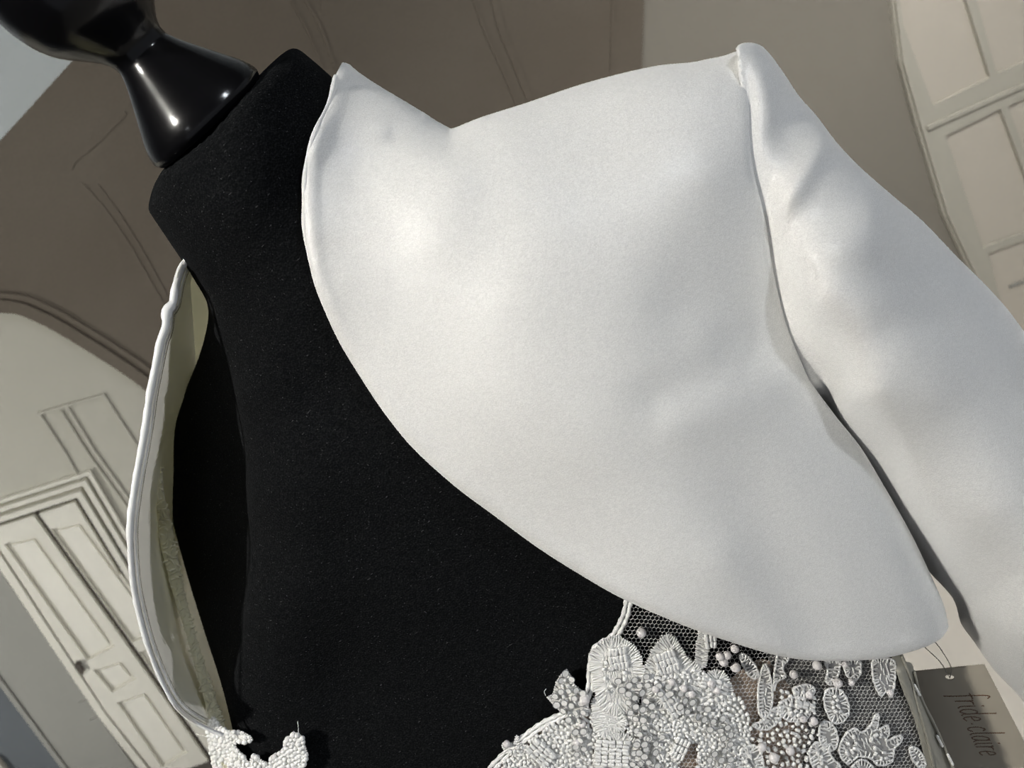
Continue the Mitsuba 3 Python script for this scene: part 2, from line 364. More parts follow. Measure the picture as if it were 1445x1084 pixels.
def body_b(x, y, d):
    thick = np.where(y < 320, 0.10, 0.16) if False else 0.10 + 0.06 * np.clip((y - 250) / 300, 0, 1)
    return body_f(x, y, d) + 0.002 + thick * np.sqrt(np.clip(d / 150, 0, 1)) * np.clip(1.25 - 0.25 * d / 300, 0.6, 1.2)
add('mannequin__torso', shell(body_poly, 6, body_f, body_b), 'velvet', True)
prof = [(0.0, -0.002), (0.0315, -0.002), (0.0340, 0.0), (0.0346, 0.002), (0.0340, 0.0045), (0.0323, 0.0085), (0.0260, 0.0185), (0.0205, 0.0270), (0.0160, 0.0345), (0.0144, 0.0385), (0.0145, 0.0412), (0.0163, 0.0450), (0.0215, 0.0508), (0.0262, 0.0555), (0.0308, 0.0615),
        (0.0342, 0.0700), (0.0354, 0.0790), (0.0345, 0.0890), (0.0308, 0.0985), (0.0240, 0.1065), (0.0130, 0.1120), (0.0, 0.1135)]
pp = np.array(prof); t = np.arange(len(pp)); ti = np.linspace(1, len(pp) - 1, 90)
from scipy.interpolate import PchipInterpolator
prof = [(0.0, -0.002)] + [(max(0.0, float(a)), float(b)) for a, b in zip(PchipInterpolator(t, pp[:, 0])(ti), PchipInterpolator(t, pp[:, 1])(ti))]
FA = P(294, 169, 0.366)
add('mannequin__neck_finial', lathe(prof, FA, [0, 0, 1]), 'lacquer', 50)
add('mannequin__neck_finial__dowel', lathe([(0, -0.02), (0.012, -0.02), (0.012, 0.003), (0, 0.003)], FA, [0, 0, 1], 32), 'lacquer', 40)
ft = P(800, 1290, 0.60)
add('mannequin__pole', lathe([(0, 0.02), (0.014, 0.02), (0.014, ft[2] + 0.04), (0, ft[2] + 0.04)], [ft[0], ft[1], 0], [0, 0, 1], 32), 'steel', 40)
add('mannequin__base', lathe([(0, 0), (0.16, 0), (0.16, 0.012), (0.15, 0.02), (0.02, 0.03), (0, 0.03)], [ft[0], ft[1], 0], [0, 0, 1], 64), 'lacquer', 40)
add('display_plinth', lathe([(0, -0.8), (0.22, -0.8), (0.22, -0.01), (0.21, 0.0), (0, 0.0)], [ft[0], ft[1], 0], [0, 0, 1], 96), 'pale_wall', 40)
labels['display_plinth'] = {'label': 'round pale plinth under the base of the black dress form', 'category': 'plinth'}
labels['mannequin'] = {'label': 'black velvet dress form with a glossy black turned neck finial', 'category': 'mannequin'}
labels['mannequin__neck_finial'] = {'label': 'glossy black turned finial'}
labels['mannequin__torso'] = {'label': 'black velvet torso'}

# ------------------------------------------------------------------ the white satin bolero
gap = field([(483, 88, .012), (429, 300, .010), (440, 400, .009), (505, 525, .008), (640, 685, .010), (820, 812, .016), (960, 880, .024), (1160, 933, .034), (1330, 895, .038), (640, 185, .010), (830, 120, .010), (1038, 76, .012),
             (800, 480, .010), (1000, 400, .010), (1090, 400, .012), (1140, 535, .016), (1240, 700, .026), (900, 700, .012), (1100, 700, .020)])
front_edge = [(483, 88), (473, 108), (465, 143), (448, 179), (436, 213), (430, 256), (429, 300), (432, 340), (440, 390), (455, 432), (478, 482), (505, 527), (540, 580), (582, 632), (640, 685), (700, 730), (760, 774), (820, 812), (880, 846), (960, 881), (1030, 906), (1100, 926), (1160, 933), (1240, 930), (1298, 916), (1328, 901), (1339, 885)]
side_edge = [(1339, 885), (1331, 852), (1311, 806), (1284, 750), (1250, 690), (1215, 632), (1180, 588), (1142, 537)]
armscye = [(1142, 537), (1128, 505), (1110, 460), (1098, 415), (1089, 372), (1082, 325), (1074, 285), (1064, 245), (1058, 200), (1056, 150), (1050, 105), (1040, 72)]
top_edge = [(1040, 72), (1020, 79), (1000, 83), (975, 88), (920, 94), (830, 116), (740, 146), (680, 165), (650, 177), (637, 182)]
collar_top = [(637, 182), (615, 170), (600, 160), (560, 136), (530, 118), (505, 101), (492, 90), (483, 88)]
sx = lambda a, s=6: spline(a, s)[:-1]
jack_poly = np.vstack([sx(front_edge), sx(side_edge), sx(armscye), sx(top_edge), sx(collar_top)])
roundrim = cKDTree(np.vstack([sx(side_edge, 3), sx(top_edge, 3), sx(collar_top, 3)]))
hemrim = cKDTree(sx(front_edge, 3)); seamrim = cKDTree(sx(armscye, 3))
J_FOLDS = [(1000, 300, 960, 470, 70, -.0026), (975, 430, 1070, 440, 60, -.0028), (645, 200, 690, 320, 55, -.004), (600, 190, 520, 245, 45, -.0035), (450, 300, 640, 250, 40, .002), (560, 190, 640, 186, 16, -.003),
           (700, 340, 760, 560, 110, .003), (860, 640, 1000, 800, 70, .002), (960, 600, 1080, 560, 40, .002), (930, 560, 1060, 500, 35, -.002), (1040, 520, 1100, 530, 30, .0006), (1030, 470, 1100, 485, 26, -.0012), (1120, 640, 1230, 860, 60, .002), (1060, 700, 1140, 900, 50, -.002),
           (800, 130, 1000, 110, 30, .002), (1020, 800, 1100, 900, 40, .002), (660, 400, 600, 640, 60, -.0015), (450, 340, 700, 400, 26, -.0005), (445, 262, 560, 258, 20, .0004), (440, 305, 540, 300, 14, -.0006), (445, 330, 540, 330, 14, .0005)]
def jack_z(x, y):
    return Z0(x, y) - gap(x, y) - ridges(x, y, J_FOLDS)
def jack_f(x, y, d):
    q = np.stack([x, y], -1)
    dr_, dh, ds = roundrim.query(q)[0], hemrim.query(q)[0], seamrim.query(q)[0]
    z = jack_z(x, y)
    z = z + np.where(y > 300, np.clip((y - 560) / 240, 0, 1), 1) * 0.026 * (1 - np.sqrt(np.clip(1 - (1 - np.clip(dr_ / 60, 0, 1)) ** 2, 0, 1)))
    z = z + 0.0015 * np.exp(-(dh / 4) ** 2) + 0.0012 * np.exp(-(ds / 6) ** 2) - 0.0006 * np.exp(-((dh - 14) / 8) ** 2)
    return z
add('bolero__front_panel', shell(jack_poly, 5, jack_f, lambda x, y, d: jack_f(x, y, d) + 0.0022), 'satin', True)
back_poly = np.vstack([spline([(480, 100), (470, 200), (520, 420), (700, 640), (950, 820), (1230, 915), (1330, 885)], 14)[:-1], spline([(1330, 885), (1240, 690), (1142, 545), (1090, 400), (1060, 220), (1040, 82)], 14)[:-1], spline([(1040, 82), (920, 100), (740, 152), (640, 188), (560, 142), (480, 100)], 14)[:-1]])
def back_z(x, y, d): return body_f(x, y, np.full(np.shape(x), 99.)) + 0.035 + 0.15 * np.sqrt(np.clip(d / 150, 0, 1))
add('bolero__back_panel', shell(back_poly, 14, back_z, lambda x, y, d: back_z(x, y, d) + 0.0022), 'satin', True)

# sleeve
slv_top = [(1040, 74), (1038, 68), (1044, 62), (1056, 60), (1072, 63), (1088, 78), (1108, 106), (1128, 136), (1152, 163), (1180, 200), (1212, 234), (1256, 273), (1302, 312), (1350, 362), (1400, 412), (1445, 468), (1560, 640), (1660, 830), (1740, 1020)]
slv_bot = [(1740, 1020), (1600, 1180), (1530, 1110), (1480, 1040), (1440, 985), (1402, 945), (1374, 905), (1356, 880), (1345, 845), (1312, 808), (1288, 776), (1250, 742), (1214, 698), (1180, 650), (1150, 600), (1132, 545)]
slv_in = [(1132, 545), (1117, 500), (1099, 440), (1084, 375), (1075, 320), (1065, 270), (1055, 220), (1049, 160), (1043, 110), (1040, 74)]
slv_poly = np.vstack([sx(slv_top), sx(slv_bot, 9), sx(slv_in)])
Zs = field([(1045, 66, .362), (1060, 100, .356), (1064, 200, .346), (1085, 340, .350), (1112, 460, .366), (1142, 540, .386), (1160, 420, .340), (1200, 560, .362), (1150, 185, .366), (1230, 300, .350), (1300, 330, .385), (1250, 420, .345),
            (1320, 560, .355), (1240, 640, .388), (1300, 760, .412), (1400, 720, .375), (1440, 500, .400), (1445, 900, .410), (1360, 860, .432), (1445, 980, .445), (1600, 900, .41), (1600, 1170, .47), (1740, 1010, .46), (1560, 650, .41)])
slvrim = cKDTree(np.vstack([sx(slv_top, 3), sx(slv_bot, 3)]))
S_FOLDS = [(1086, 325, 1096, 300, 1122, 265, 1160, 208, 20, .0065), (1106, 185, 1124, 150, 28, -.006), (1138, 315, 1200, 292, 34, -.003), (1150, 350, 1290, 345, 30, .0032), (1190, 290, 1270, 285, 28, -.0015),
           (1180, 420, 1420, 520, 40, .002), (1260, 460, 1400, 440, 30, -.0025), (1180, 560, 1300, 800, 34, -.004), (1240, 560, 1360, 820, 30, .003), (1340, 600, 1440, 800, 40, -.002), (1068, 110, 1075, 250, 12, .002)]
S_SCAL = [(1374, 905, 1356, 880)]
def slv_f(x, y, d):
    q = np.stack([x, y], -1)
    dr_ = slvrim.query(q)[0]; ds = seamrim.query(q)[0]
    z = Zs(x, y) - ridges(x, y, S_FOLDS) + 0.024 * (1 - np.sqrt(np.clip(1 - (1 - np.clip(dr_ / 62, 0, 1)) ** 2, 0, 1)))
    k = np.exp(-(ds / 26) ** 2)
    zj = jack_z(x, y)
    top = np.clip((150 - y) / 90, 0, 1)
    sxy = np.array(armscye)[::-1]; xs = np.interp(y, sxy[:, 1], sxy[:, 0]) - x
    return 0.005 * np.clip((xs - 1) / 9, 0, 1) * np.clip((y - 110) / 50, 0, 1) + z * (1 - k) + (zj + 0.0010 - 0.0042 * top + 0.003 * np.clip((y - 480) / 60, 0, 1)) * k + 0.0018 * np.exp(-(ds / 7) ** 2) * (1 - top) + 0.010 * np.clip((1046 - x) / 30, 0, 1) * np.clip((y - 90) / 60, 0, 1)
add('bolero__sleeve', shell(slv_poly, 5.5, slv_f, lambda x, y, d: slv_f(x, y, d) + 0.003 + 0.085 * np.sqrt(np.clip(d / 130, 0, 1))), 'satin', True)

# far front panel, seen from its lined inner side
rim = [(262, 364), (252, 382), (246, 402), (241, 428), (233, 440), (231, 462), (224, 482), (217, 516), (209, 556), (204, 592), (197, 634), (189, 678), (182, 728), (181, 768), (185, 822), (194, 868), (207, 915), (224, 958), (241, 990), (256, 1008), (280, 1024), (312, 1038)]
rim_z = np.interp(np.linspace(0, 1, len(rim)), [0, .25, .6, 1], [.39, .382, .382, .422])
R3 = spline(np.column_stack([rim, rim_z]), 4)
far_poly = np.vstack([R3[:, :2], [(345, 1040), (370, 900), (360, 700), (340, 560), (310, 440), (285, 380)]])
Zr = field(np.vstack([np.column_stack([rim, rim_z])[::2], [(300, 420, .49), (330, 560, .62), (345, 720, .66), (345, 880, .66), (345, 1030, .60), (270, 470, .485), (262, 600, .58), (250, 760, .61), (280, 900, .62)]]))
far_f = lambda x, y, d: Zr(x, y) - ridges(x, y, [(225, 560, 205, 720, 12, -.004), (222, 740, 240, 900, 14, .006), (262, 480, 225, 700, 10, .003)])
def inset(a, b): # strip along the rim between two offsets in pixels
    p = R3[:, :2]; t_ = np.gradient(p, axis=0); t_ /= np.linalg.norm(t_, axis=1, keepdims=True); nrm = np.stack([-t_[:, 1], t_[:, 0]], -1)
    nrm *= np.sign((nrm * (np.array([320, 700]) - p)).sum(1))[:, None]
    return p + nrm * a, p + nrm * b
a_, b_ = inset(4, 21)
fac = np.vstack([a_[:-2], b_[:-2][::-1]])
fac_poly = unary_union([Polygon(fac).buffer(0), Polygon([(240, 466), (262, 545), (256, 600), (240, 640), (222, 700), (205, 690), (214, 600), (228, 500)])]).buffer(0)
if fac_poly.geom_type != 'Polygon': fac_poly = max(fac_poly.geoms, key=lambda g: g.area)
far_all = Polygon(far_poly).buffer(0)
fac_poly = unary_union([fac_poly, Polygon(np.vstack([a_[6:3], inset(2, 2)[0]])).buffer(2), far_all.intersection(Polygon([(100, 705), (228, 690), (250, 760), (275, 860), (300, 900), (400, 900), (400, 1100), (100, 1100)]))]).buffer(3).buffer(-3).intersection(far_all)
if fac_poly.geom_type != 'Polygon': fac_poly = max(fac_poly.geoms, key=lambda g: g.area)
def sheet(poly, mat, key, lift):
    for g in getattr(poly, 'geoms', [poly]):
        if g.area < 150: continue
        pts_, tri_, _, d_ = patch(np.array(g.exterior.coords), 4)
        k = add(key, (P(pts_[:, 0], pts_[:, 1], far_f(pts_[:, 0], pts_[:, 1], d_) - lift), tri_), mat, True)
    return k
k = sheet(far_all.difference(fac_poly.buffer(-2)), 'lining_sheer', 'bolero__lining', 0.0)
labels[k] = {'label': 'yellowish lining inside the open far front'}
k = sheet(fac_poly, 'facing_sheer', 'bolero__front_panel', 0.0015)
labels[k] = {'label': 'open far front seen from its pale inner side'}
wob = 0.0018 + 0.0009 * (meshkit.noise(np.stack([np.arange(len(R3)) * 0.16] * 3, -1)) - 0.5)
wob = wob * np.clip(np.linspace(1.3, 0.55, len(R3)), 0.55, 1.1)
bump = np.argmin(np.hypot(R3[:, 0] - 234, R3[:, 1] - 438)); wob[max(0, bump - 2):bump + 3] += 0.0006
add('bolero__piping', tube(P(R3[:, 0] + 2.5, R3[:, 1], R3[:, 2] - 0.002), wob, 12), 'satin_edge', True)
c_ = inset(10, 0)[0]
add('bolero__piping', tube(P(c_[3:-3, 0], c_[3:-3, 1], far_f(c_[3:-3, 0], c_[3:-3, 1], 0) - 0.0024), 0.0008, 8), 'satin_edge', True)
for o in (6.5, 13.5):
    c_ = inset(o, 0)[0][3:-3]
    add('bolero__seam', tube(P(c_[:, 0], c_[:, 1], far_f(c_[:, 0], c_[:, 1], 0) - 0.0023), 0.00035, 6), 'seam_thread', True)
# rolled edge along the near front opening
E3 = spline(front_edge[1:9], 4); ez = jack_z(E3[:, 0], E3[:, 1])
add('bolero__rolled_edge', tube(P(E3[:, 0] + 0.5, E3[:, 1], ez + 0.0025), (0.0013 + 0.0002 * np.sin(np.arange(len(E3)) * 0.4)) * np.clip((len(E3) - 1 - np.arange(len(E3))) / 12, 0.05, 1), 10), 'satin', True)
labels['bolero'] = {'label': 'white satin cropped bolero jacket with long sleeve and curved front on the black dress form', 'category': 'jacket'}

# ------------------------------------------------------------------ the beaded lace dress
Zd = lambda x, y: Z0(x, y) - 0.004 - 0.004 * np.clip((np.asarray(y, float) - 850) / 200, 0, 1)
lace_edge = [(884, 846), (879, 868), (868, 890), (860, 900), (838, 915), (831, 945), (829, 972), (812, 996), (790, 1008), (762, 1022), (735, 1042), (712, 1062), (690, 1084), (660, 1105), (600, 1150)]
lace_poly = np.vstack([spline(lace_edge, 5), [(620, 1250), (900, 1260), (1300, 1250)], spline([(1345, 1140), (1318, 1060), (1290, 985), (1262, 925), (1235, 880), (1150, 850), (1000, 820)], 8)])
LP = Polygon(lace_poly).buffer(0)
# nude lining behind the cups
nude = np.vstack([spline([(815, 1000), (790, 1014), (762, 1028), (735, 1048), (700, 1084), (650, 1125), (620, 1240)], 8), [(1100, 1240), (1130, 1084)], spline([(1130, 1084), (1140, 1030), (1120, 975), (1080, 930), (1040, 950), (1010, 980), (960, 1010), (900, 1015), (860, 1015), (815, 1000)], 8)[:-1]])
add('wedding_dress__lining', shell(nude, 10, lambda x, y, d: Zd(x, y) + 0.0018, lambda x, y, d: Zd(x, y) + 0.0026), 'nude_lining', True)
# hexagonal net: every thread a thin prism
def net(poly, cell, r, lift):
    x0, y0, x1, y1 = poly.bounds
    a = cell / math.sqrt(3); segs = set(); key = lambda p: (round(p[0], 1), round(p[1], 1))
    row = 0; y = y0
    while y < y1 + cell:
        x = x0 + (row % 2) * cell / 2
        while x < x1 + cell:
            h = [(x + a * math.sin(k * math.pi / 3), y + a * math.cos(k * math.pi / 3)) for k in range(6)]
            for k in range(6):
                p, q = key(h[k]), key(h[(k + 1) % 6])
                segs.add((min(p, q), max(p, q)))
            x += cell
        y += 1.5 * a; row += 1
    s = np.array(sorted(segs)); mid = s.mean(1)
    s = s[contains_xy(poly, mid[:, 0], mid[:, 1])]
    wv = lambda p: p + np.stack([2.2 * np.sin(p[..., 1] / 31) + 1.2 * np.sin(p[..., 0] / 23), 2.0 * np.sin(p[..., 0] / 37)], -1)
    s = wv(s)
    A, B = P(s[:, 0, 0], s[:, 0, 1], Zd(s[:, 0, 0], s[:, 0, 1]) - lift), P(s[:, 1, 0], s[:, 1, 1], Zd(s[:, 1, 0], s[:, 1, 1]) - lift)
    t = B - A; t /= np.linalg.norm(t, axis=1, keepdims=True)
    u = np.cross(t, FWD); u /= np.linalg.norm(u, axis=1, keepdims=True); w = np.cross(t, u)
    n = len(A); V = np.empty((n, 6, 3)); Fc = []
    for k in range(3):
        an = 2 * math.pi * k / 3
        o = r * (math.cos(an) * u + math.sin(an) * w); V[:, k] = A + o; V[:, 3 + k] = B + o
    f = np.array([(0, 1, 4), (0, 4, 3), (1, 2, 5), (1, 5, 4), (2, 0, 3), (2, 3, 5)])
    return trimesh.Trimesh(V.reshape(-1, 3), (np.arange(n)[:, None, None] * 6 + f).reshape(-1, 3), process=False)
vis = LP.intersection(Polygon([(650, 830), (1400, 830), (1400, 1110), (650, 1110)]))
add('wedding_dress__tulle', net(vis, 6.2, 0.00019, 0.0), 'tulle_thread', False, 'stuff')
add('wedding_dress__tulle', net(vis.intersection(Polygon([(1090, 800), (1400, 800), (1400, 1110), (1130, 1110)])), 4.6, 0.00015, -0.0012), 'tulle_shade', False, 'stuff')  # second net layer, shade of this side put into its thread colour
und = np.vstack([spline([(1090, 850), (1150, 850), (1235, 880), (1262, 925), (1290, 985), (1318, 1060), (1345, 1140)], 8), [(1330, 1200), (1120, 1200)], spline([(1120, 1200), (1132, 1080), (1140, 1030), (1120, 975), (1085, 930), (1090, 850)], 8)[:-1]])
add('wedding_dress__haze_sheet', shell(und, 10, lambda x, y, d: Zd(x, y) + 0.0017, lambda x, y, d: Zd(x, y) + 0.0025), 'haze_sheet', True)  # dark sheet added behind the net for its grey haze tone
for off in (0, 6):
    e = spline(lace_edge[:13], 4) + [off, off * 0.5]
    add('wedding_dress__binding', tube(P(e[:, 0], e[:, 1], Zd(e[:, 0], e[:, 1]) - 0.0005), 0.0012 + 0.0003 * np.sin(np.arange(len(e)) * 2.0), 8), 'thread_white', True)

def rods(p, ang, L, r, lift, tilt=0.0, seg=5, z=None):
    """Many short rounded threads or tube beads lying on the dress."""
    z = z or Zd
    p = np.asarray(p, float); n = len(p); ang, L, r, lift, tilt = (np.broadcast_to(v, n) for v in (ang, L, r, lift, tilt))
    d = np.stack([np.cos(ang), np.sin(ang)], -1) * L[:, None] / 2
    A = P(p[:, 0] - d[:, 0], p[:, 1] - d[:, 1], z(p[:, 0] - d[:, 0], p[:, 1] - d[:, 1]) - lift - tilt); B = P(p[:, 0] + d[:, 0], p[:, 1] + d[:, 1], z(p[:, 0] + d[:, 0], p[:, 1] + d[:, 1]) - lift + tilt)
    t = B - A; ln = np.linalg.norm(t, axis=1, keepdims=True); t /= ln
    u = np.cross(t, FWD); u /= np.linalg.norm(u, axis=1, keepdims=True); w = np.cross(t, u)
    st = [(0.0, .6), (.08, 1.0), (.92, 1.0), (1.0, .6)]
    V = np.empty((n, 4 * seg + 2, 3))
    for i, (s, k) in enumerate(st):
        for j in range(seg):
            a = 2 * math.pi * j / seg
            V[:, i * seg + j] = A + t * ln * s + (r * k)[:, None] * (math.cos(a) * u + math.sin(a) * w)
    V[:, 4 * seg], V[:, 4 * seg + 1] = A, B
    f = []
    for i in range(3):
        for j in range(seg):
            a, b = i * seg + j, i * seg + (j + 1) % seg
            f += [(a, b, b + seg), (a, b + seg, a + seg)]
    for j in range(seg):
        f += [(4 * seg, (j + 1) % seg, j), (4 * seg + 1, 3 * seg + j, 3 * seg + (j + 1) % seg)]
    f = np.array(f)
    return trimesh.Trimesh(V.reshape(-1, 3), (np.arange(n)[:, None, None] * (4 * seg + 2) + f).reshape(-1, 3), process=False)


def spread(poly, n, gap_):
    """n points at least gap_ pixels apart inside the polygon."""
    x0, y0, x1, y1 = poly.bounds
    c = np.column_stack([rng.uniform(x0, x1, n * 30), rng.uniform(y0, y1, n * 30)])
    c = c[contains_xy(poly, c[:, 0], c[:, 1])]
    keep, grid = [], {}
    for p in c:
        g = (int(p[0] // gap_), int(p[1] // gap_))
        if all((p[0] - q[0]) ** 2 + (p[1] - q[1]) ** 2 >= gap_ ** 2 for i in (-1, 0, 1) for j in (-1, 0, 1) for q in grid.get((g[0] + i, g[1] + j), [])):
            grid.setdefault(g, []).append(p); keep.append(p)
            if len(keep) >= n: break
    return np.array(keep)


beads = []; rings = []
def applique(pts, lift=0.0012, beads_n=0, stitch=13, axis=None, name='petal', z=None):
    """An embroidered leaf or petal: padded cloth, satin stitch all round its edge, stitches or beads within."""
    z = z or Zd
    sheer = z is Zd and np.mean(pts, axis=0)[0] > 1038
    o = spline(pts, 3, True); poly = Polygon(o).buffer(0)
    if poly.geom_type != 'Polygon': poly = max(poly.geoms, key=lambda g: g.area)
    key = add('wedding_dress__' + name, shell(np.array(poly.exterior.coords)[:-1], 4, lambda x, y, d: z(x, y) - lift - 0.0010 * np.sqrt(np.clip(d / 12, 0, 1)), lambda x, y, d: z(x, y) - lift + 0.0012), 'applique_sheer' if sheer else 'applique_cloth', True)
    if sheer:
        e = np.vstack([o, o[:1]]); add(key + '__cording', tube(P(e[:, 0], e[:, 1], z(e[:, 0], e[:, 1]) - lift - 0.0010), 0.0007 + 0.0002 * np.sin(np.arange(len(e)) * 1.7), 6), 'bead_glass', True)
    rim_ = poly.buffer(-stitch * 0.42).exterior
    n = int(poly.exterior.length / (5.0 if sheer else 3.3)); pos, an = [], []
    c = np.array(poly.centroid.coords[0])
    for i in range(n):
        s = poly.exterior.interpolate(i / n, True).coords[0]; q = rim_.interpolate(rim_.project(Point(s))).coords[0]
        v = np.array(q) - s; a = math.atan2(v[1], v[0]) + 0.25 * rng.normal()
        pos.append(np.array(s) + np.array([math.cos(a), math.sin(a)]) * stitch * 0.42); an.append(a)
    add(key + '__stitching', rods(pos, np.array(an), stitch * rng.uniform(0.85, 1.2, n), rng.uniform(0.0004, 0.0006, n), lift + 0.0012 + 0.0006 * rng.uniform(0, 1, n), 0.0004, z=z), 'thread_white', True)
    inner = poly.buffer(-stitch * 0.95)
    if not inner.is_empty and inner.area > 40:
        if axis is not None:
            q = spread(inner, int(inner.area / (60 if sheer else 22)), 4.0)
            if len(q): add(key + '__filling', rods(q, axis + 0.3 * rng.normal(size=len(q)), 10, 0.0005, lift + 0.0012, z=z), 'thread_white', True)
        if beads_n:
            q = spread(inner, beads_n, 6.2)
            if len(q): beads.append((q, lift + 0.0022))
    return key
# petals of the big flower on the cup
applique([(833, 930), (846, 907), (868, 899), (889, 907), (904, 928), (908, 955), (898, 990), (872, 1008), (850, 1000), (838, 970)], 0.0016, 14, 17, 1.35)
applique([(909, 968), (914, 932), (928, 907), (942, 895), (954, 904), (968, 925), (988, 944), (996, 962), (975, 985), (940, 1000)], 0.0014, 30, 18, 1.2)
applique([(986, 985), (990, 960), (1002, 948), (1017, 946), (1028, 958), (1034, 982), (1020, 1000), (1000, 1000)], 0.0014, 10, 14, 0.6)
applique([(838, 1020), (836, 990), (850, 985), (872, 1000), (884, 1018), (872, 1036), (850, 1040)], 0.0014, 0, 14, 0.2)
applique([(838, 1075), (846, 1048), (870, 1036), (894, 1042), (905, 1062), (903, 1100), (850, 1110)], 0.0016, 16, 13, 0.1)
applique([(1040, 1090), (1046, 1062), (1062, 1052), (1074, 1064), (1076, 1100)], 0.0014, 4, 12, 1.4)
# leaves and small flowers to the right
applique([(1072, 1008), (1070, 975), (1074, 948), (1080, 938), (1087, 955), (1090, 985), (1084, 1008)], 0.0012, 0, 8, 1.5, 'leaf')
applique([(1044, 925), (1052, 924), (1066, 940), (1070, 955), (1060, 956), (1050, 942)], 0.0012, 0, 8, 0.9, 'leaf')
applique([(1092, 975), (1096, 962), (1108, 955), (1104, 942), (1112, 930), (1112, 912), (1100, 905), (1096, 930), (1092, 955)], 0.001, 0, 7, 1.5, 'leaf')
applique([(1062, 1024), (1078, 1016), (1092, 1000), (1104, 1002), (1096, 1020), (1080, 1030)], 0.001, 0, 7, 2.6, 'leaf')
applique([(1098, 1000), (1108, 988), (1126, 984), (1140, 994), (1142, 1010), (1128, 1018), (1110, 1016)], 0.0012, 8, 9, 0.3)
applique([(1120, 972), (1140, 966), (1150, 975), (1140, 984), (1124, 985)], 0.0012, 3, 8, 0.0)
applique([(1165, 1000), (1163, 982), (1170, 972), (1186, 974), (1196, 990), (1197, 1008), (1186, 1020), (1174, 1018)], 0.0014, 10, 11, 1.2)
applique([(1158, 1048), (1157, 1025), (1166, 1018), (1178, 1028), (1182, 1048), (1172, 1060)], 0.0012, 0, 10, 0.2, 'leaf')
applique([(1168, 945), (1164, 932), (1184, 930), (1183, 950), (1176, 966), (1166, 962)], 0.001, 8, 8, 1.2)
applique([(1192, 945), (1194, 933), (1212, 932), (1214, 950), (1206, 960), (1196, 954)], 0.0008, 0, 8, 1.4, 'leaf')
applique([(1232, 955), (1232, 932), (1245, 929), (1262, 934), (1262, 965), (1257, 985), (1252, 975), (1243, 982), (1236, 970)], 0.0008, 0, 8, 1.4, 'leaf')
applique([(1184, 1060), (1192, 1038), (1206, 1028), (1216, 1034), (1228, 1024), (1236, 1008), (1240, 1012), (1238, 1030), (1252, 1024), (1254, 1036), (1250, 1046), (1270, 1038), (1272, 1046), (1262, 1056), (1258, 1075), (1240, 1080), (1228, 1070), (1210, 1068), (1196, 1078)], 0.0014, 14, 8, 0.9)
applique([(1142, 1062), (1152, 1048), (1166, 1056), (1176, 1072), (1186, 1084), (1180, 1110), (1160, 1100), (1148, 1084)], 0.0014, 6, 12, 0.7)
applique([(1200, 1110), (1202, 1084), (1216, 1072), (1232, 1084), (1238, 1110)], 0.0012, 0, 9, 0.9, 'leaf')
applique([(1284, 1062), (1286, 1054), (1298, 1060), (1306, 1078), (1300, 1084), (1290, 1076)], 0.001, 0, 7, 1.0, 'leaf')
applique([(982, 938), (986, 892), (996, 890), (1000, 905), (996, 940)], 0.0008, 4, 9, 1.5, 'leaf')
# the beaded tip that pokes over the neckline, and the beaded ground of the cup
tip = [(772, 984), (780, 980), (785, 962), (794, 950), (800, 946), (806, 956), (812, 968), (822, 976), (830, 990), (826, 1010), (800, 1012), (786, 1000)]
applique(tip, 0.001, 40, 7, None, 'beaded_tip')
applique([(708, 1052), (716, 1046), (724, 1050), (728, 1038), (732, 1040), (733, 1050), (742, 1052), (738, 1066), (718, 1066)], 0.001, 6, 5, None, 'beaded_tip')
ground = Polygon([(706, 1084), (745, 1054), (780, 1026), (812, 1010), (836, 1030), (838, 1110), (680, 1110)]), Polygon([(905, 965), (985, 945), (1040, 985), (1060, 1030), (1045, 1110), (985, 1110), (985, 1050), (962, 1042), (952, 1110), (890, 1110), (905, 1050), (880, 1010), (905, 1000)])
for g in ground:
    g = g.buffer(-5).buffer(5)
    add('wedding_dress__applique_ground', shell(np.array(g.exterior.coords)[:-1], 6, lambda x, y, d: Zd(x, y) - 0.0009, lambda x, y, d: Zd(x, y) - 0.0003), 'applique_cloth', True)
cup = Polygon([(700, 1084), (740, 1052), (775, 1025), (825, 1000), (850, 1010), (880, 1000), (940, 990), (1000, 995), (1045, 1010), (1062, 1040), (1045, 1110), (680, 1110)])
beads.append((spread(cup.difference(unary_union([Polygon([(965, 1045), (985, 1050), (980, 1110), (955, 1110)]), Polygon([(845, 1040), (905, 1040), (900, 1060), (860, 1050)])])), 1500, 5.0), 0.0014))
beads.append((spread(Polygon([(905, 960), (985, 945), (1050, 990), (1060, 1030), (960, 1010)]), 200, 6), 0.0028))
beads.append((spread(Polygon([(1075, 1010), (1130, 1000), (1165, 1050), (1150, 1110), (1060, 1110)]), 200, 7), 0.0015))
beads.append((spread(Polygon([(1100, 975), (1150, 975), (1150, 1010), (1100, 1010)]), 60, 7), 0.0022))
def bead_rows(x, y, a, rows, cols, L=9.0, gap_=5.2):
    u, v = np.array([math.cos(a), math.sin(a)]), np.array([-math.sin(a), math.cos(a)])
    q = np.array([[x, y] + u * (i - cols / 2) * (L + 0.8) + v * (j - rows / 2) * gap_ + rng.normal(size=2) * 0.5 for i in range(cols) for j in range(rows)])
    return rods(q, a + 0.12 * rng.normal(size=len(q)), L, 0.00115, 0.0042, 0.0002 * rng.normal(size=len(q)), 8)
rows_ = [bead_rows(*b) for b in ((868, 1066, 0.05, 7, 5), (940, 940, 1.2, 6, 3), (948, 1000, 1.0, 4, 4), (1012, 972, 0.3, 3, 4), (870, 935, 1.4, 5, 3), (1000, 905, 1.5, 3, 3), (955, 1060, 2.0, 4, 3), (765, 1068, 0.7, 5, 4), (1140, 1000, 0.3, 2, 3))]
